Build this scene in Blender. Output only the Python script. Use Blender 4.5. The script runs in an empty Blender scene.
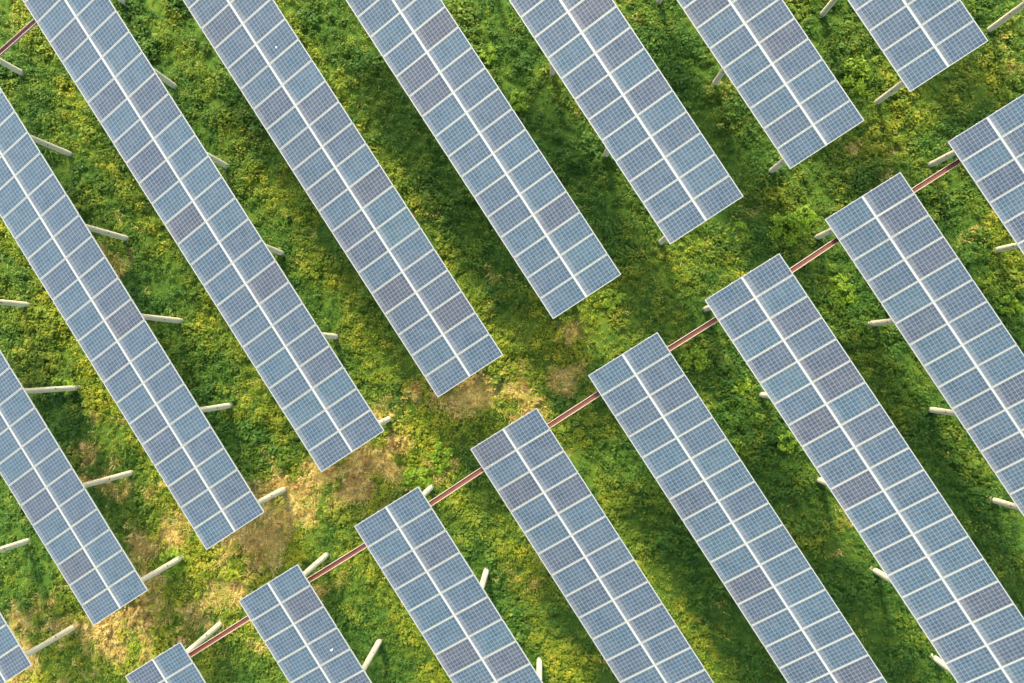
import bpy, math, random
import numpy as np
from mathutils import Matrix, Vector
random.seed(7); rng = np.random.default_rng(11)
S = bpy.context.scene
COL = S.collection

# ------------------------------------------------------------ camera
F_PX, CAM_H = 681.7, 34.12
RX, RY, AZ = -0.01595, -0.04148, 0.57363       # pitch, roll and heading against the panel rows (world y runs along the rows)
def rot(a, b, c):
    cx, sx, cy, sy, cz, sz = math.cos(a), math.sin(a), math.cos(b), math.sin(b), math.cos(c), math.sin(c)
    return np.array([[1,0,0],[0,cx,-sx],[0,sx,cx]]) @ np.array([[cy,0,sy],[0,1,0],[-sy,0,cy]]) @ np.array([[cz,-sz,0],[sz,cz,0],[0,0,1]])
R = rot(RX, RY, AZ)
cam_d = bpy.data.cameras.new('camera'); cam = bpy.data.objects.new('camera', cam_d); COL.objects.link(cam)
m = Matrix([list(r) for r in R.T]).to_4x4(); m.translation = (0, 0, CAM_H); cam.matrix_world = m
cam_d.sensor_width = 36; cam_d.lens = F_PX / 1024 * 36; cam_d.clip_end = 6000; cam_d.clip_start = 0.1
S.camera = cam
def project(p):
    q = R @ (np.asarray(p, float) - np.array([0, 0, CAM_H])); return 512 + F_PX*q[0]/(-q[2]), 341.5 - F_PX*q[1]/(-q[2])
def spot(u, v, z=0.0):                           # where on the ground a thing seen in the photo stands
    d = R.T @ np.array([(u-512)/F_PX, -(v-341.5)/F_PX, -1.0]); t = (z-CAM_H)/d[2]
    return float(t*d[0]), float(t*d[1])

# ------------------------------------------------------------ light
SUN_EL = math.radians(41); SDIR = np.array([0.32, 0.947]); SDIR = SDIR/np.linalg.norm(SDIR)     # horizontal direction towards the sun
w = bpy.data.worlds.new('World'); S.world = w; w.use_nodes = True
nt = w.node_tree; bg = nt.nodes['Background']; sky = nt.nodes.new('ShaderNodeTexSky'); sky.sky_type = 'NISHITA'
sky.sun_disc = False; sky.sun_elevation = SUN_EL; sky.sun_rotation = math.atan2(SDIR[0], SDIR[1])
sky.air_density = 1.3; sky.dust_density = 4.0; sky.ozone_density = 1.0
nt.links.new(sky.outputs[0], bg.inputs[0]); bg.inputs[1].default_value = 0.15
sd = bpy.data.lights.new('sun', 'SUN'); sd.energy = 2.0; sd.angle = math.radians(8); sd.color = (1.0, 0.86, 0.60)
so = bpy.data.objects.new('sun', sd); COL.objects.link(so)
so.rotation_euler = Vector((SDIR[0]*math.cos(SUN_EL), SDIR[1]*math.cos(SUN_EL), math.sin(SUN_EL))).to_track_quat('Z', 'Y').to_euler()
S.view_settings.view_transform = 'Standard'; S.view_settings.look = 'None'; S.view_settings.gamma = 1
S.view_settings.exposure = 1.97
S.render.resolution_x, S.render.resolution_y = 1024, 683

# ------------------------------------------------------------ material helpers
class NT:
    def __init__(s, name):
        s.m = bpy.data.materials.new(name); s.m.use_nodes = True; s.t = s.m.node_tree; s.b = s.t.nodes['Principled BSDF']
    def n(s, kind, **kw):
        x = s.t.nodes.new(kind)
        for k, v in kw.items():
            if k.startswith('i_'):
                x.inputs[int(k[2:]) if k[2:].isdigit() else k[2:]].default_value = v
            else: setattr(x, k, v)
        return x
    def l(s, a, b): s.t.links.new(a, b)
    def math(s, op, a, b=None, c=None, clamp=False):
        x = s.n('ShaderNodeMath', operation=op, use_clamp=clamp)
        for i, v in enumerate((a, b, c)):
            if v is None: continue
            if isinstance(v, (int, float)): x.inputs[i].default_value = v
            else: s.l(v, x.inputs[i])
        return x.outputs[0]
    def noise(s, vec, scale, detail=3, rough=.55):
        x = s.n('ShaderNodeTexNoise'); x.inputs['Scale'].default_value = scale; x.inputs['Detail'].default_value = detail; x.inputs['Roughness'].default_value = rough
        s.l(vec, x.inputs['Vector']); return x.outputs[0]
    def ramp(s, f, stops, mode='LINEAR'):
        x = s.n('ShaderNodeValToRGB'); r = x.color_ramp; r.interpolation = mode
        while len(r.elements) < len(stops): r.elements.new(.5)
        for e, (p, c) in zip(r.elements, stops): e.position = p; e.color = (*c, 1) if len(c) == 3 else c
        s.l(f, x.inputs[0]); return x.outputs[0]
    def mix(s, f, a, b, mode='MIX'):
        x = s.n('ShaderNodeMix', data_type='RGBA', blend_type=mode)
        for i, v in ((0, f), (6, a), (7, b)):
            if isinstance(v, (int, float)): x.inputs[i].default_value = v
            elif isinstance(v, tuple): x.inputs[i].default_value = (*v, 1)
            else: s.l(v, x.inputs[i])
        return x.outputs[2]
    def attr(s, name): x = s.n('ShaderNodeAttribute', attribute_name=name); return x.outputs['Fac']
    def pos(s): return s.n('ShaderNodeNewGeometry').outputs['Position']
    def obj(s): return s.n('ShaderNodeTexCoord').outputs['Object']

def mat_plain(name, col, rough=.6, metal=0, var=.12, scale=6):
    k = NT(name); nz = k.noise(k.obj(), scale, 4)
    k.l(k.mix(nz, tuple(c*(1-var) for c in col), tuple(min(1, c*(1+var)) for c in col)), k.b.inputs['Base Color'])
    k.b.inputs['Roughness'].default_value = rough; k.b.inputs['Metallic'].default_value = metal
    return k.m
M_ALU = mat_plain('anodised_aluminium', (.40, .40, .37), .42, .2, .06)
M_ALU_FRAME = mat_plain('module_frame_aluminium', (.25, .265, .235), .5, .1, .08)
M_STEEL = mat_plain('galvanised_steel', (.50, .51, .50), .45, .6, .15)
M_REDTRAY = mat_plain('red_brown_tray_floor', (.105, .032, .015), .8, 0, .35, 2.2)
M_TRAYSIDE = mat_plain('pale_tray_side', (.36, .28, .22), .65, 0, .2, 3)
M_BIRD = mat_plain('white_dropping', (.85, .85, .82), .7)
M_BLACK = mat_plain('black_rubber_cable', (.03, .03, .03), .6)
# concrete
k = NT('weathered_concrete'); p = k.obj(); a = k.noise(p, 3.5, 5, .65); b_ = k.noise(p, 22, 3)
c = k.mix(k.math('MULTIPLY', a, 1.0), (.47, .43, .30), (.70, .64, .46)); c = k.mix(k.math('MULTIPLY', b_, .25), c, (.30, .27, .20))
k.l(c, k.b.inputs['Base Color']); k.b.inputs['Roughness'].default_value = .9
bp = k.n('ShaderNodeBump'); bp.inputs['Strength'].default_value = .3; bp.inputs['Distance'].default_value = .01; k.l(b_, bp.inputs['Height']); k.l(bp.outputs[0], k.b.inputs['Normal'])
M_CONC = k.m
M_PLUG = mat_plain('dark_lifting_hole', (.10, .09, .08), .9)

# photovoltaic glass: 10 x 6 polycrystalline cells behind glass, tint differs from module to module
k = NT('solar_cells'); k.b.inputs['Roughness'].default_value = .16; k.b.inputs['IOR'].default_value = 1.5; k.b.inputs['Specular IOR Level'].default_value = .25
sep = k.n('ShaderNodeSeparateXYZ'); k.l(k.obj(), sep.inputs[0])
CX, CY = 0.1585, 0.1575
def grid(out, pitch, half):
    f = k.math('FRACT', k.math('ADD', k.math('DIVIDE', out, pitch), 50.0 if half else 50.5))
    d = k.math('ABSOLUTE', k.math('SUBTRACT', f, .5))                     # .5 at the joint
    return k.math('MULTIPLY', k.math('SUBTRACT', .5, d), pitch)            # metres from the joint
gx = grid(sep.outputs[0], CX, True); gy = grid(sep.outputs[1], CY, True)
line = k.math('LESS_THAN', k.math('MINIMUM', gx, gy), .0044)
inside = k.math('MULTIPLY', k.math('LESS_THAN', k.math('ABSOLUTE', sep.outputs[0]), CX*5+.002), k.math('LESS_THAN', k.math('ABSOLUTE', sep.outputs[1]), CY*3+.002))
line = k.math('MAXIMUM', line, k.math('SUBTRACT', 1, inside))
bus = k.math('LESS_THAN', k.math('ABSOLUTE', k.math('SUBTRACT', k.math('ABSOLUTE', k.math('SUBTRACT', gy, .0)), .040)), .0009)
oi = k.n('ShaderNodeObjectInfo'); rnd = oi.outputs['Random']
tint = k.ramp(rnd, [(0, (.009, .013, .028)), (.08, (.007, .016, .036)), (.2, (.0050, .0205, .042)), (.55, (.0040, .0240, .047)), (.85, (.0038, .0285, .051)), (.96, (.0045, .030, .053)), (1, (.006, .035, .052))])
wn = k.n('ShaderNodeTexWhiteNoise', noise_dimensions='3D')
sn = k.n('ShaderNodeVectorMath', operation='SNAP'); sn.inputs[1].default_value = (CX, CY, 10); k.l(k.obj(), sn.inputs[0])
ad = k.n('ShaderNodeVectorMath', operation='ADD'); k.l(sn.outputs[0], ad.inputs[0]); k.l(oi.outputs['Location'], ad.inputs[1]); k.l(ad.outputs[0], wn.inputs['Vector'])
cellv = k.math('ADD', k.math('MULTIPLY', wn.outputs['Value'], .34), .83)
mul = k.n('ShaderNodeVectorMath', operation='SCALE'); k.l(tint, mul.inputs[0]); k.l(cellv, mul.inputs['Scale'])
cc = k.mix(k.math('MULTIPLY', bus, .45), mul.outputs[0], (.5, .55, .6))
cc = k.mix(line, cc, (.145, .215, .245))
# dust that rain washes down to the low edge, plus faint streaks
pv = k.n('ShaderNodeVectorMath', operation='ADD'); k.l(k.obj(), pv.inputs[0]); k.l(oi.outputs['Location'], pv.inputs[1])
dn = k.noise(pv.outputs[0], 2.2, 4)
low = k.math('MULTIPLY', k.math('ADD', sep.outputs[0], .30), -1.55, clamp=True)
low = k.math('MULTIPLY', k.math('POWER', low, 1.5), k.math('ADD', k.math('MULTIPLY', dn, .7), .15), clamp=True)
base_d = k.math('ADD', k.math('MULTIPLY', dn, .13), .025)
cc = k.mix(k.math('MAXIMUM', k.math('MULTIPLY', low, .8), base_d), cc, (.34, .33, .30))
k.l(cc, k.b.inputs['Base Color'])
M_PV = k.m

# ------------------------------------------------------------ mesh helpers
class MB:
    def __init__(s): s.v = []; s.f = []
    def box(s, c, ex, ey, ez):
        c, ex, ey, ez = (np.asarray(q, float) for q in (c, ex, ey, ez)); n = len(s.v)
        for a, b, d in ((-1,-1,-1),(1,-1,-1),(1,1,-1),(-1,1,-1),(-1,-1,1),(1,-1,1),(1,1,1),(-1,1,1)): s.v.append(c+a*ex+b*ey+d*ez)
        for f in ((0,3,2,1),(4,5,6,7),(0,1,5,4),(1,2,6,5),(2,3,7,6),(3,0,4,7)): s.f.append(tuple(n+i for i in f))
        return s
    def bar(s, a, b, wd, ht, up=(0,0,1)):
        a, b, up = (np.asarray(q, float) for q in (a, b, up)); d = b-a; L = np.linalg.norm(d); d /= L
        sx = np.cross(d, up); sx /= np.linalg.norm(sx); uz = np.cross(sx, d)
        return s.box((a+b)/2, d*L/2, sx*wd/2, uz*ht/2)
    def tube(s, a, b, r0, r1, n=14, caps=True):
        a, b = np.asarray(a, float), np.asarray(b, float); d = (b-a)/np.linalg.norm(b-a)
        u = np.cross(d, (1, 0, 0) if abs(d[0]) < .9 else (0, 1, 0)); u /= np.linalg.norm(u); w_ = np.cross(d, u); i0 = len(s.v)
        for P, r in ((a, r0), (b, r1)):
            for i in range(n): t = 2*math.pi*i/n; s.v.append(P+r*(math.cos(t)*u+math.sin(t)*w_))
        for i in range(n): j = (i+1) % n; s.f.append((i0+i, i0+j, i0+n+j, i0+n+i))
        if caps: s.f.append(tuple(i0+n+i for i in range(n))); s.f.append(tuple(i0+n-1-i for i in range(n)))
        return s
    def mesh(s, name, mat):
        me = bpy.data.meshes.new(name); me.from_pydata([tuple(map(float, q)) for q in s.v], [], s.f); me.materials.append(mat); me.update(); return me
def link(name, me, parent=None, mtx=None):
    o = bpy.data.objects.new(name, me); COL.objects.link(o)
    if parent is not None: o.parent = parent
    if mtx is not None: o.matrix_local = mtx
    return o
def tag(o, label=None, cat=None, group=None, kind=None):
    for a, b in (('label', label), ('category', cat), ('group', group), ('kind', kind)):
        if b: o[a] = b
    return o
def fast_mesh(name, V, Q, mat, attrs=None):                      # big quad meshes straight from arrays
    me = bpy.data.meshes.new(name); nq = len(Q)
    me.vertices.add(len(V)); me.vertices.foreach_set('co', np.ascontiguousarray(V, np.float32).ravel())
    me.loops.add(nq*4); me.loops.foreach_set('vertex_index', np.ascontiguousarray(Q, np.int32).ravel())
    me.polygons.add(nq); me.polygons.foreach_set('loop_start', np.arange(0, nq*4, 4, dtype=np.int32)); me.polygons.foreach_set('loop_total', np.full(nq, 4, np.int32))
    me.update(calc_edges=True); me.materials.append(mat)
    for nm, (dom, arr) in (attrs or {}).items():
        at = me.attributes.new(nm, 'FLOAT', dom); at.data.foreach_set('value', np.ascontiguousarray(arr, np.float32))
    return me

# ------------------------------------------------------------ smooth noise for the terrain
def vnoise(x, y, cell, seed):
    r = np.random.default_rng(seed); g = r.random((256, 256)); x = x/cell+1000; y = y/cell+1000
    i, j = np.floor(x).astype(int), np.floor(y).astype(int); fx, fy = x-i, y-j; fx = fx*fx*(3-2*fx); fy = fy*fy*(3-2*fy)
    i &= 255; j &= 255; i1, j1 = (i+1) & 255, (j+1) & 255
    return (g[i, j]*(1-fx)+g[i1, j]*fx)*(1-fy)+(g[i, j1]*(1-fx)+g[i1, j1]*fx)*fy
def fbm(x, y, cell, seed, o=4):
    s = 0; a = 1; t = 0
    for q in range(o): s = s+a*vnoise(x, y, cell, seed+q); t += a; a *= .55; cell /= 2.1
    return s/t
def dryness(x, y):
    """straw and bare patches: along the aisle between the two blocks, strongest where the rows end at the lower left"""
    aisle = np.exp(-((y+.3)/2.7)**2)
    along = np.interp(x, [-30, -24, -19, -12, -6, -1, 4, 10, 17, 22, 30], [.60, .80, 1.02, 1.08, .90, .74, .30, .20, .28, .40, .3])
    n = fbm(x, y, 2.2, 5)-.5; n2 = fbm(x, y, .8, 9)-.5
    far_left = .34*np.clip((-x-15)/10, 0, 1)*np.clip((16-y)/8, 0, 1)
    return np.clip(aisle*along*.70+far_left*.8-.20-.22*np.clip((x-1)/5, 0, 1)+n*1.7+n2*1.5, 0, 1)
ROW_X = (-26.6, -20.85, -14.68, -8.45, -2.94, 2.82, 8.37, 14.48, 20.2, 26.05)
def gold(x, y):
    """how yellow the weeds and ground are: more in loose strips beside the rows and in patches over the aisle"""
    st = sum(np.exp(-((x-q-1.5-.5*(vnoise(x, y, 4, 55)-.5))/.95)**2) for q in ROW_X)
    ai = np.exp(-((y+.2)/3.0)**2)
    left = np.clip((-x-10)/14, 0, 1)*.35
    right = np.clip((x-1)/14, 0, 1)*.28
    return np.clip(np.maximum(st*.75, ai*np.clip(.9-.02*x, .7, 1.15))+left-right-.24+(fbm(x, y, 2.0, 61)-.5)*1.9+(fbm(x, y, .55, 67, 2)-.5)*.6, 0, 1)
def bush(x, y): return np.clip(fbm(x, y, 1.2, 33, 3)*1.2-.12+.35*(fbm(x, y, .6, 37, 2)-.5), 0, 1)
def ground_z(x, y): return .09*(fbm(x, y, 3.0, 21)-.5)*np.clip((70-np.hypot(x, y))/20, 0, 1)

# ------------------------------------------------------------ ground
def colour_nodes(k, tint=None):
    """green weeds, yellow-green weeds, straw: base colours that vary with position"""
    p = k.pos(); n1 = k.noise(p, .42, 4); n2 = k.noise(p, 1.9, 3)
    green = k.ramp(n2, [(.3, (.042, .126, .018)), (.5, (.062, .162, .021)), (.7, (.092, .200, .024))])
    yell = k.ramp(n2, [(.3, (.150, .240, .016)), (.5, (.27, .325, .022)), (.7, (.46, .42, .035))])
    return p, n1, n2, green, yell
k = NT('weedy_soil'); p, n1, n2, green, yell = colour_nodes(k)
dry = k.attr('dry'); fine = k.noise(p, 6, 7, .78)
soil = k.ramp(fine, [(.34, (.20, .16, .04)), (.5, (.43, .34, .11)), (.66, (.66, .55, .22))])
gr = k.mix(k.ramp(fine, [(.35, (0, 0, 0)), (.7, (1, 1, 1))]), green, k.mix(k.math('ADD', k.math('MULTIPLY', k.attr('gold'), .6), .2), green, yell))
gr = k.mix(.42, gr, (.022, .030, .008))
c = k.mix(k.ramp(dry, [(.25, (0, 0, 0)), (.85, (1, 1, 1))]), gr, soil)
k.l(c, k.b.inputs['Base Color']); k.b.inputs['Roughness'].default_value = 1; k.b.inputs['Specular IOR Level'].default_value = .1
bp = k.n('ShaderNodeBump'); bp.inputs['Strength'].default_value = .9; bp.inputs['Distance'].default_value = .08; k.l(fine, bp.inputs['Height']); k.l(bp.outputs[0], k.b.inputs['Normal'])
M_SOIL = k.m
ax = np.concatenate([[-3000, -900, -300, -120, -70], np.arange(-46, 46.1, .25), [70, 120, 300, 900, 3000]])
GX, GY = np.meshgrid(ax, ax, indexing='ij'); nx = len(ax)
V = np.stack([GX.ravel(), GY.ravel(), ground_z(GX, GY).ravel()], 1)
ii, jj = np.meshgrid(np.arange(nx-1), np.arange(nx-1), indexing='ij'); b0 = (ii*nx+jj).ravel()
Q = np.stack([b0, b0+nx, b0+nx+1, b0+1], 1)
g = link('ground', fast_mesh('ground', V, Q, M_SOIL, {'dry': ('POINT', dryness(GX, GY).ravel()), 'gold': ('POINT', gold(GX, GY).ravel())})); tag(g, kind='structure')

# ------------------------------------------------------------ leaves
def leaf_material(name, kind):
    k = NT(name); t = k.attr('tint'); dry = k.attr('dry'); p, n1, n2, green, yell = colour_nodes(k)
    if kind == 'weed':
        y = k.math('ADD', k.math('MULTIPLY', k.math('SUBTRACT', n1, .58), 1.8), k.math('MULTIPLY', k.math('POWER', t, 1.6), .62), clamp=True)
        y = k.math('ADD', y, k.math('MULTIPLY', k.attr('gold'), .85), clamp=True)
        y = k.math('ADD', y, k.math('MULTIPLY', dry, .55), clamp=True)
        c = k.mix(y, green, yell)
        sr = k.math('MULTIPLY', k.math('SUBTRACT', k.math('ADD', dry, k.math('MULTIPLY', t, .75)), .72), 3.2, clamp=True)
        c = k.mix(sr, c, k.ramp(n2, [(.35, (.40, .25, .075)), (.5, (.56, .42, .13)), (.65, (.62, .50, .20))]))
    elif kind == 'grass':
        c = k.ramp(t, [(0, (.38, .28, .08)), (.35, (.66, .52, .17)), (.7, (.54, .48, .12)), (1, (.22, .25, .04))])
    else:
        c = k.ramp(t, [(0, (.11, .23, .014)), (.5, (.19, .33, .022)), (1, (.32, .43, .04))])
    k.l(c, k.b.inputs['Base Color']); k.b.inputs['Roughness'].default_value = .6; k.b.inputs['Specular IOR Level'].default_value = .25
    tr = k.n('ShaderNodeBsdfTranslucent'); k.l(c, tr.inputs[0]); mx = k.n('ShaderNodeMixShader'); mx.inputs[0].default_value = .5
    out = k.t.nodes['Material Output']; k.l(k.b.outputs[0], mx.inputs[1]); k.l(tr.outputs[0], mx.inputs[2]); k.l(mx.outputs[0], out.inputs[0])
    return k.m
M_WEED, M_STRAW, M_BRIGHT = leaf_material('weed_leaf', 'weed'), leaf_material('dry_grass_blade', 'grass'), leaf_material('young_bright_leaf', 'bright')
def leaves(P, N, size, aspect, r):
    """one pointed quad per leaf at P, facing roughly N"""
    n = len(P); N = N/np.linalg.norm(N, axis=1, keepdims=True); t = r.normal(size=(n, 3)); t -= (t*N).sum(1, keepdims=True)*N
    t /= np.linalg.norm(t, axis=1, keepdims=True); u = np.cross(N, t); L = size[:, None]*t; Wd = (size*aspect)[:, None]*u
    V = np.stack([P-L*.5, P+Wd*.5-L*.05, P+L*.5-N*size[:, None]*.12, P-Wd*.5-L*.05], 1).reshape(-1, 3)
    return V, np.arange(n*4).reshape(n, 4)
# ground the photograph (and a step to its side) can see
pts = [spot(u, v) for u, v in ((-150, -130), (1174, -130), (1174, 813), (-150, 813))]
poly = np.array(pts)
def inside(x, y):
    ok = np.ones(len(x), bool)
    for i in range(4):
        a, b = poly[i], poly[(i+1) % 4]; ok &= ((b[0]-a[0])*(y-a[1])-(b[1]-a[1])*(x-a[0])) < 0
    return ok
lo, hi = poly.min(0), poly.max(0)
r = rng; n = int((hi-lo).prod()*30); cx = r.uniform(lo[0], hi[0], n); cy = r.uniform(lo[1], hi[1], n)
ok = inside(cx, cy); cx, cy = cx[ok], cy[ok]; dr = dryness(cx, cy); bu = bush(cx, cy)
keep = r.random(len(cx)) < (1-.50*np.clip(dr*1.4-.25, 0, 1))*(.62+.38*bu); cx, cy, dr, bu = cx[keep], cy[keep], dr[keep], bu[keep]
rad = (.11+.21*bu*r.uniform(.5, 1.3, len(cx)))*(1-.35*dr); cnt = (10+16*bu).astype(int)
idx = np.repeat(np.arange(len(cx)), cnt); m_ = len(idx)
th = r.uniform(0, 2*np.pi, m_); el = np.arcsin(r.uniform(.05, 1, m_)); D = np.stack([np.cos(th)*np.cos(el), np.sin(th)*np.cos(el), np.sin(el)], 1)
rr = rad[idx]*r.uniform(.65, 1.1, m_)
P = np.stack([cx[idx], cy[idx], ground_z(cx, cy)[idx]+.02+(.34*bu**1.1*r.uniform(.1, 1.3, len(bu)))[idx]], 1)+D*rr[:, None]*np.array([1, 1, .9])
Nn = D+np.array([0, 0, .9])+.35*np.array([SDIR[0], SDIR[1], 0])+r.normal(size=(m_, 3))*.5
big = np.where(r.random(len(cx)) < .10, 1.75, 1.0)
sz = (.070+.070*bu[idx])*r.uniform(.6, 1.5, m_)*big[idx]
V, Q = leaves(P, Nn, sz, .55, r); ct = r.random(len(cx))
tint = np.clip(.55*ct[idx]+.45*r.random(m_), 0, 1)
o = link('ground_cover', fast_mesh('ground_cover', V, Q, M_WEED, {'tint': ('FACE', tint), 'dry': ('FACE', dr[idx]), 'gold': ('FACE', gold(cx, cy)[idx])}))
tag(o, 'low green leafy weeds covering the ground under and between the solar rows', 'weeds', kind='stuff')
print('leaves', m_)
# straw in the dry patches
n = int((hi-lo).prod()*200); cx = r.uniform(lo[0], hi[0], n); cy = r.uniform(lo[1], hi[1], n); ok = inside(cx, cy); cx, cy = cx[ok], cy[ok]
dr = dryness(cx, cy); keep = r.random(len(cx)) < np.clip(dr*1.3-.25, 0, .8); cx, cy, dr = cx[keep], cy[keep], dr[keep]; m_ = len(cx)
lean = fbm(cx, cy, 1.5, 77, 2)*12; th = lean+r.normal(size=m_)*.7; T = np.stack([np.cos(th), np.sin(th), r.uniform(.15, 1.1, m_)], 1)
T /= np.linalg.norm(T, axis=1, keepdims=True); L = r.uniform(.12, .42, m_)[:, None]*T; P = np.stack([cx, cy, ground_z(cx, cy)+.01], 1)
U = np.stack([-np.sin(th), np.cos(th), np.zeros(m_)], 1)*r.uniform(.010, .028, m_)[:, None]
V = np.stack([P-U, P+U, P+L+U*.3, P+L-U*.3], 1).reshape(-1, 3)
o = link('dry_grass', fast_mesh('dry_grass', V, np.arange(m_*4).reshape(m_, 4), M_STRAW, {'tint': ('FACE', np.clip(r.random(m_)*.8+.35*(1-dr)-.1, 0, 1))}))
tag(o, 'dry straw coloured grass lying over the bare patches of the aisle', 'dry grass', kind='stuff')
print('straw', m_)

# ------------------------------------------------------------ solar module (shared meshes)
MW, MH, FR = 1.650, .992, .029
pv_me = MB().box((0, 0, -.004), (MW/2-.012, 0, 0), (0, MH/2-.012, 0), (0, 0, .003)).mesh('solar_panel', M_PV)
fb = MB()
for s in (-1, 1):
    fb.box((0, s*(MH/2-FR/2), -.0175), (MW/2, 0, 0), (0, FR/2, 0), (0, 0, .0205))
    fb.box((s*(MW/2-FR/2), 0, -.0175), (FR/2, 0, 0), (0, MH/2-FR, 0), (0, 0, .0195))
frame_me = fb.mesh('panel_frame', M_ALU_FRAME)

# ------------------------------------------------------------ rows of solar panels
# name: x of the ridge line, y of the end at the aisle, height there, tilt, slope along the row, module pitch
ROWS = {
'A0': (-26.552, 0.541, 5.977, 0.1951, 0.0020, 1.0120), 'A1': (-20.853, 0.540, 5.735, 0.1927, 0.0024, 1.0120),
'A2': (-14.680, 0.622, 6.196, 0.2013, -0.0018, 1.0460), 'A3': (-8.445, 0.724, 7.163, 0.2145, 0.0054, 1.0022),
'A4': (-2.942, 0.719, 6.384, 0.2056, 0.0063, 1.0263), 'A5': (2.819, 0.860, 6.176, 0.2033, 0.0023, 1.0120),
'A6': (8.369, 0.804, 6.838, 0.1979, 0.0053, 1.0073), 'A7': (14.481, 0.757, 5.769, 0.2016, 0.0010, 1.0120),
'A8': (20.208, 0.734, 5.913, 0.2027, 0.0048, 1.0120), 'A9': (26.05, 0.734, 5.913, 0.2027, 0.0048, 1.0120),
'B0': (-20.829, -1.993, 5.735, 0.1927, 0.0052, 1.0120), 'B1': (-14.652, -1.877, 6.196, 0.2013, 0.0020, 1.0120),
'B2': (-8.489, -1.810, 7.163, 0.2145, 0.0004, 1.0120), 'B3': (-2.966, -1.777, 6.384, 0.2056, 0.0013, 1.0218),
'B4': (2.762, -1.860, 6.176, 0.2033, 0.0026, 1.0120), 'B5': (8.292, -1.800, 6.838, 0.1979, -0.0159, 0.9920),
'B6': (14.518, -1.760, 5.769, 0.2016, 0.0025, 1.0373), 'B7': (20.348, -1.803, 5.913, 0.2027, 0.0098, 1.0120),
'B8': (26.05, -1.803, 5.913, 0.2027, 0.0098, 1.0120)}  # B8 stays out of view, added only for the shadow it casts
POSTDX = {'A0': -.82, 'A1': 0, 'A2': .03, 'A3': .22, 'A4': .0, 'A5': 0, 'A6': -.35, 'A7': -.06, 'A8': .45, 'A9': .45,
          'B0': -.17, 'B1': .06, 'B2': .25, 'B3': 0, 'B4': 0, 'B5': -.33, 'B6': -.14, 'B7': .8, 'B8': .8}
SEEN = {('A2',0):(284.4,489),('A2',1):(230.5,405.4),('A2',2):(181.3,321),('A2',3):(127.8,238.8),('A2',4):(70,154),('A1',1):(131.1,472.9),('A1',3):(29.3,305),
('A0',0):(77.7,624.9),('A0',1):(28,541),('A3',0):(390,418.4),('A3',1):(336.6,336.8),('A3',2):(283.1,254),('A3',3):(227.9,166.8),('A3',4):(175.7,87.1),('A3',5):(128.6,5.6),
('A6',0):(660.4,242.6),('A6',1):(605,157.4),('A6',2):(552.2,75.1),('A7',0):(768.6,173),('A7',1):(713.4,85.3),('A7',2):(659,2.5),('A8',0):(876,103),('A8',1):(822,14.8),('A9',0):(987.6,31),
('B0',0):(221.5,622.8),('B1',0):(326.4,555.3),('B1',1):(380.4,639.4),('B2',0):(432,486.4),('B2',1):(486.8,570),('B2',2):(539.5,659.2),
('B5',0):(705,309.3),('B5',2):(816.7,478.8),('B5',3):(872.2,568.8),('B5',4):(932,656),('B6',0):(815.7,238.2),('B6',1):(869.7,324),('B6',2):(926.2,408.8),('B6',3):(988,498.4),('B7',0):(929.5,165.5),('B7',1):(995.7,250.2)}
LABEL = {
'A0': 'solar panel row cut off by the left edge, just above the bottom left corner',
'A1': 'solar panel row starting halfway down the left edge, its lower end near the bottom left',
'A2': 'long solar panel row starting at the top part of the left edge',
'A3': 'long solar panel row from the top left corner, met by a short red tray stub',
'A4': 'solar panel row from the top edge whose lower end meets the driest straw patch',
'A5': 'solar panel row from the top edge ending just right of the photo centre',
'A6': 'solar panel row from the top edge, third from right with a lower end in view',
'A7': 'solar panel row from the top edge, second from right with its lower end in view',
'A8': 'short stretch of solar panel row at the top edge near the right corner',
'A9': 'solar panel row showing only a corner tip and one post at the top right corner',
'B0': 'stub of solar panel row at the bottom left, a few panels above the bottom edge',
'B1': 'short solar panel row at the bottom edge, second from left along the red tray',
'B2': 'solar panel row running to the bottom edge, third from left along the red tray',
'B3': 'solar panel row in the lower middle, fourth from left along the red tray',
'B4': 'solar panel row with upper end right of centre, fifth from left along the red tray',
'B5': 'long solar panel row running into the bottom right corner, sixth along the red tray',
'B6': 'solar panel row with whole upper end at right, seventh from left along the red tray',
'B7': 'solar panel row cut by the right edge at the last red tray stretch',
'B8': 'solar panel row out of view past the right edge, added for its shadow'}
JITTER = random.Random(3)
def grow(name):                                               # how many modules until the row has left the picture, plus a margin
    xc, ye, h, t, s, pit = ROWS[name]; sg = 1 if name[0] == 'A' else -1; last = 6
    for kk in range(0, 60):
        for v in (-1.7, 1.7):
            u, w_ = project((xc+v, ye+sg*kk*pit, h+s*(ye+sg*kk*pit)))
            if -8 < u < 1032 and -8 < w_ < 691: last = kk
    return min(last+6, 48)
TOPS = {}
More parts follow.
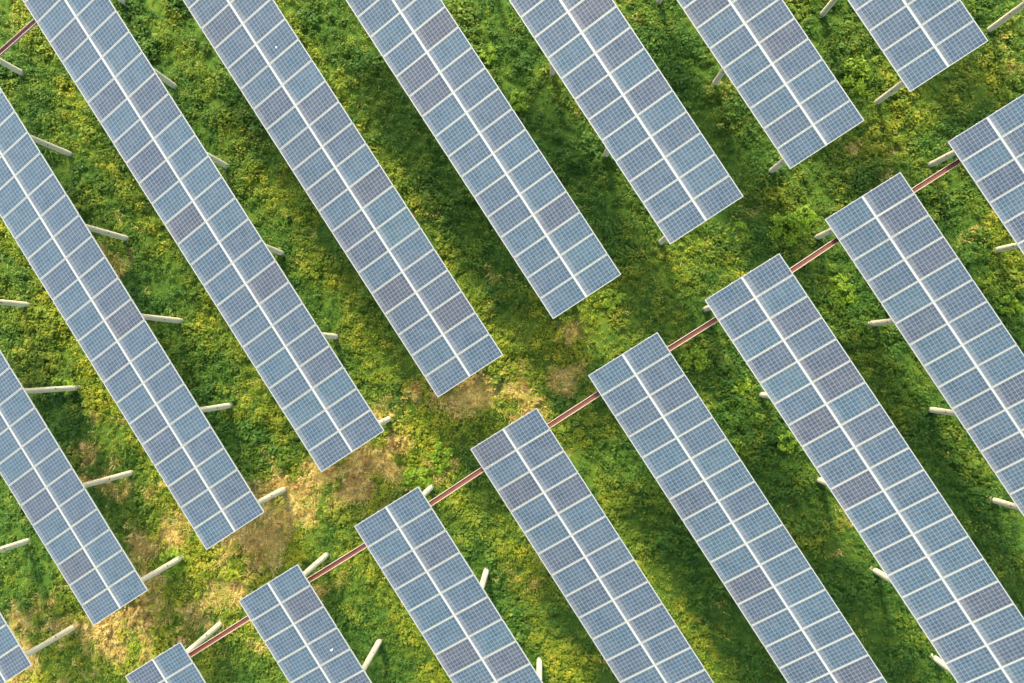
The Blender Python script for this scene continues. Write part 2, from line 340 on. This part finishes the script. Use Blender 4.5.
for name, (xc, ye, h, tilt, slope, pit) in ROWS.items():
    sg = 1 if name[0] == 'A' else -1; n = grow(name)
    root = bpy.data.objects.new('solar_panel_row', None); COL.objects.link(root); root.location = (xc, ye, 0)
    root.empty_display_size = .5
    tag(root, LABEL[name], 'solar panels', 'rows of solar panels on concrete posts')
    ex = np.array([math.cos(tilt), 0, math.sin(tilt)]); ey = np.array([0, 1, slope]); ey /= np.linalg.norm(ey)
    ez = np.cross(ex, ey); ez /= np.linalg.norm(ez); ey = np.cross(ez, ex)
    o0 = np.array([0, 0, h+slope*ye])                         # local origin of the table plane
    at = lambda a, b, c=0: o0+ex*a+ey*b+ez*c
    for kk in range(n):
        for side in (-1, 1):
            cpos = at(side*(MW/2+.012), sg*(kk+.5)*pit, JITTER.uniform(-.002, .002))
            mt = Matrix(((ex[0], ey[0], ez[0], cpos[0]), (ex[1], ey[1], ez[1], cpos[1]), (ex[2], ey[2], ez[2], cpos[2]), (0, 0, 0, 1)))
            mt = mt @ Matrix.Rotation(JITTER.gauss(0, .0022), 4, 'X') @ Matrix.Rotation(JITTER.gauss(0, .0022), 4, 'Y') @ Matrix.Scale(pit/1.012, 4, (0, 1, 0))
            po = link('solar_panel', pv_me, root, mt); link('panel_frame', frame_me, po)
    L = n*pit
    for a in (-1.25, -.42, .42, 1.25):
        link('purlin', MB().box(at(a, sg*L/2, -.066), ex*.022, ey*(L/2+.004), ez*.026).mesh('purlin', M_STEEL), root)
    link('centre_rail', MB().box(at(0, sg*L/2, -.012), ex*.0115, ey*(L/2), ez*.009).mesh('centre_rail', M_ALU), root)
    # posts
    kk = 0
    first = .59 if sg > 0 else -.74
    while True:
        yl = first+sg*kk*5.09
        if abs(yl) > L: break
        bx, by = xc+POSTDX[name], ye+yl
        if (name, kk) in SEEN: bx, by = spot(*SEEN[(name, kk)])
        jx, jy = JITTER.gauss(0, .02), JITTER.gauss(0, .02)
        tx, ty = (bx-xc)*.45+jx, yl+jy
        av = tx/ex[0]; ytop = ty
        top = at(av, ytop, -.26); base = np.array([bx-xc, by-ye, -.3]); dirv = (top-base)/np.linalg.norm(top-base)
        TOPS[(name, kk)] = (xc, ye+ty, top[2])
        link('concrete_post', MB().tube(base, top, .142, .122, 16).mesh('concrete_post', M_CONC), root)
        for q0, q1, rr_ in ((1.25, 1.17, .136), (.24, .16, .133)): link('clamp_ring', MB().tube(top-dirv*q0, top-dirv*q1, rr_, rr_, 16).mesh('clamp_ring', M_STEEL), root)
        hp = base+dirv*(1.95+.35*JITTER.random()); ang = JITTER.uniform(-.3, .3); fa = math.atan2(-by, -bx)+ang; side = np.array([math.cos(fa), math.sin(fa), 0]); side /= np.linalg.norm(side)
        link('lifting_hole', MB().tube(hp+side*.11, hp+side*.142, .042, .042, 10).mesh('lifting_hole', M_PLUG), root)
        # rafter and its two braces
        link('rafter', MB().bar(at(-1.5, ytop, -.135), at(1.5, ytop, -.135), .06, .085, ez).mesh('rafter', M_STEEL), root)
        link('post_cap', MB().box(at(av, ytop, -.218), ex*.14, ey*.12, ez*.038).mesh('post_cap', M_STEEL), root)
        for s in (-1, 1):
            link('brace', MB().bar(top-dirv*.9+ex*s*.10, at(av+s*.95, ytop, -.18), .045, .045, (0, 1, 0)).mesh('brace', M_STEEL), root)
        kk += 1
    if name == 'A3' :
        pass
    if name in ('A4', 'B1'):                                   # white droppings seen on two of the modules
        tu, tv = {'A4': (276.5, 47.5), 'B1': (331.5, 650)}[name]
        d = R.T @ np.array([(tu-512)/F_PX, -(tv-341.5)/F_PX, -1.0]); C0 = np.array([-xc, -ye, CAM_H]); t_ = np.dot(at(0, 0, .004)-C0, ez)/np.dot(d, ez)
        q = C0+t_*d; mb = MB()
        for _ in range(4): mb.tube(q+ex*JITTER.gauss(0, .02)+ey*JITTER.gauss(0, .02), q+ez*.004+ex*JITTER.gauss(0, .02), .028, .02, 8)
        link('bird_dropping', mb.mesh('bird_dropping', M_BIRD), root)

# ------------------------------------------------------------ cable trays slung between the rows
def tray(points, label):
    p0 = np.array(points[0]); root = bpy.data.objects.new('cable_tray', None); COL.objects.link(root); root.location = (p0[0], p0[1], 0)
    tag(root, label, 'cable tray', 'red cable trays crossing between the rows'); off = np.array([p0[0], p0[1], 0])
    fl, ra, rb = MB(), MB(), MB(); cb = MB()
    for a, b in zip(points[:-1], points[1:]):
        a, b = np.array(a)-off, np.array(b)-off; d = (b-a)/np.linalg.norm(b-a); a2, b2 = a-d*.004, b+d*.004; sd = np.array([-d[1], d[0], 0])
        fl.bar(a2, b2, .170, .008)
        ra.bar(a2+sd*.100+[0, 0, .03], b2+sd*.100+[0, 0, .03], .018, .085); rb.bar(a2-sd*.100+[0, 0, .03], b2-sd*.100+[0, 0, .03], .018, .085)
        cb.tube(a2+sd*.03+[0, 0, .016], b2+sd*.012+[0, 0, .016], .011, .011, 8)
        L = np.linalg.norm(b-a)
        for j in range(1, int(L/1.9)+1):
            q = a+d*(j*1.9+.1)
            if j*1.9+.1 < L: link('cover_joint', MB().box(q+[0, 0, .008], d*.02, sd*.084, np.array([0, 0, .004])).mesh('cover_joint', M_REDTRAY), root)
    link('tray_floor', fl.mesh('tray_floor', M_REDTRAY), root); link('side_rail', ra.mesh('side_rail', M_TRAYSIDE), root); link('side_rail', rb.mesh('side_rail', M_TRAYSIDE), root)
    link('cable', cb.mesh('cable', mat_red_cable), root)
    for q in points[1:-1]:
        q = np.array(q)-off
        link('hanger', MB().box(q+[0, .02, -.03], (.02, 0, 0), (0, .20, 0), (0, 0, .018)).mesh('hanger', M_STEEL), root)
mat_red_cable = mat_plain('red_conduit', (.13, .04, .034), .6)
DROP = 1.0
pts = [(-27.0, -2.78, 4.6)]
for nme in ('B0', 'B1', 'B2', 'B3', 'B4', 'B5', 'B6', 'B7', 'B8'):
    xc, ye, h = ROWS[nme][:3]; pts.append((xc, -2.79, h-DROP))
tray(pts, 'long red cable tray with pale sides crossing between the upper ends of the lower rows')
tray([(-20.9, 23.75, 5.0), (-14.68, 23.75, 5.2), (-8.45, 23.75, 6.16), (-2.94, 23.75, 5.4)], 'red cable tray stub at the top left corner meeting the left side of a row')

# ------------------------------------------------------------ taller bright weeds one can tell apart
def weed(u, v, rad, hgt, nleaf, label, seed, ls=.15):
    r = np.random.default_rng(seed); x, y = spot(u, v, .25); root = bpy.data.objects.new('leafy_weed', None); COL.objects.link(root)
    root.location = (x, y, float(ground_z(np.array([x]), np.array([y]))[0])); tag(root, label, 'weed', 'tall bright weeds')
    ns = 6; P, N_ = [], []; sm = MB()
    for i in range(ns):
        th = 2*math.pi*(i+r.uniform(-.3, .3))/ns; rd = rad*r.uniform(.45, 1); tip = np.array([math.cos(th)*rd, math.sin(th)*rd, hgt*r.uniform(.6, 1)])
        sm.tube((0, 0, 0), tip*.95, .012, .005, 6)
        for j in range(nleaf//ns):
            f = r.uniform(.3, 1)**.7; q = tip*f+r.normal(size=3)*rad*.14; q[2] = max(q[2], .06); P.append(q); N_.append(np.array([q[0]*.8, q[1]*.8, 1])+r.normal(size=3)*.3)
    P, N_ = np.array(P), np.array(N_); sz = ls*r.uniform(.7, 1.5, len(P)); V, Q = leaves(P, N_, sz, .5, r)
    link('foliage', fast_mesh('foliage', V, Q, M_BRIGHT, {'tint': ('FACE', r.random(len(P)))}), root); link('stem', sm.mesh('stem', M_BRIGHT), root)
WEEDS = [
 (518, 102, .55, .5, 'yellow green weed near the top edge, right of the row above the centre'),
 (489, 55, .45, .5, 'bright green bush near the top edge in the gap left of the middle row'),
 (787, 227, .95, .8, 'largest bright green weed clump, in the aisle between upper and lower rows at right'),
 (806, 218, .6, .6, 'smaller green weed touching the right side of the largest clump in the aisle'),
 (840, 297, .8, .7, 'bright lime weed between two lower rows, below the red tray at the right'),
 (838, 284, .5, .55, 'small lime weed just above the bright lime weed, below the red tray at right'),
 (697, 358, .75, .6, 'lime green weed just below the red tray right of the photo centre'),
 (740, 384, .6, .5, 'round green weed against the left side of the row into the bottom right corner'),
 (743, 445, .55, .5, 'light green weed in the gap right of the fifth lower row, below the round one'),
 (415, 478, .75, .5, 'pale green weed above the post at the end of the third lower row'),
 (441, 460, .8, .45, 'spreading fern like weed on the dry aisle left of the fourth lower row'),
 (174, 560, .8, .65, 'feathery green weed leaning over the tip of a concrete post at the lower left'),
 (68, 387, .5, .8, 'green weed hiding the foot of a concrete post near the left edge'),
 (1008, 305, .6, .5, 'green weed at the right edge between the last two lower rows'),
 (858, 76, .8, .6, 'dark leaved bush left of the short row at the top right'),
 (735, 232, .6, .45, 'yellow green weed just below the lower end of the third upper row from the right'),
 (612, 300, .6, .45, 'yellow green weed just below the lower end of the middle upper row'),
 (787, 440, .55, .5, 'green weed in the wide dark gap right of centre beside a lower row'),
]
for i, (u, v, rad, hg, lb) in enumerate(WEEDS): weed(u, v, rad, hg, int(200+520*rad), lb, 100+i)
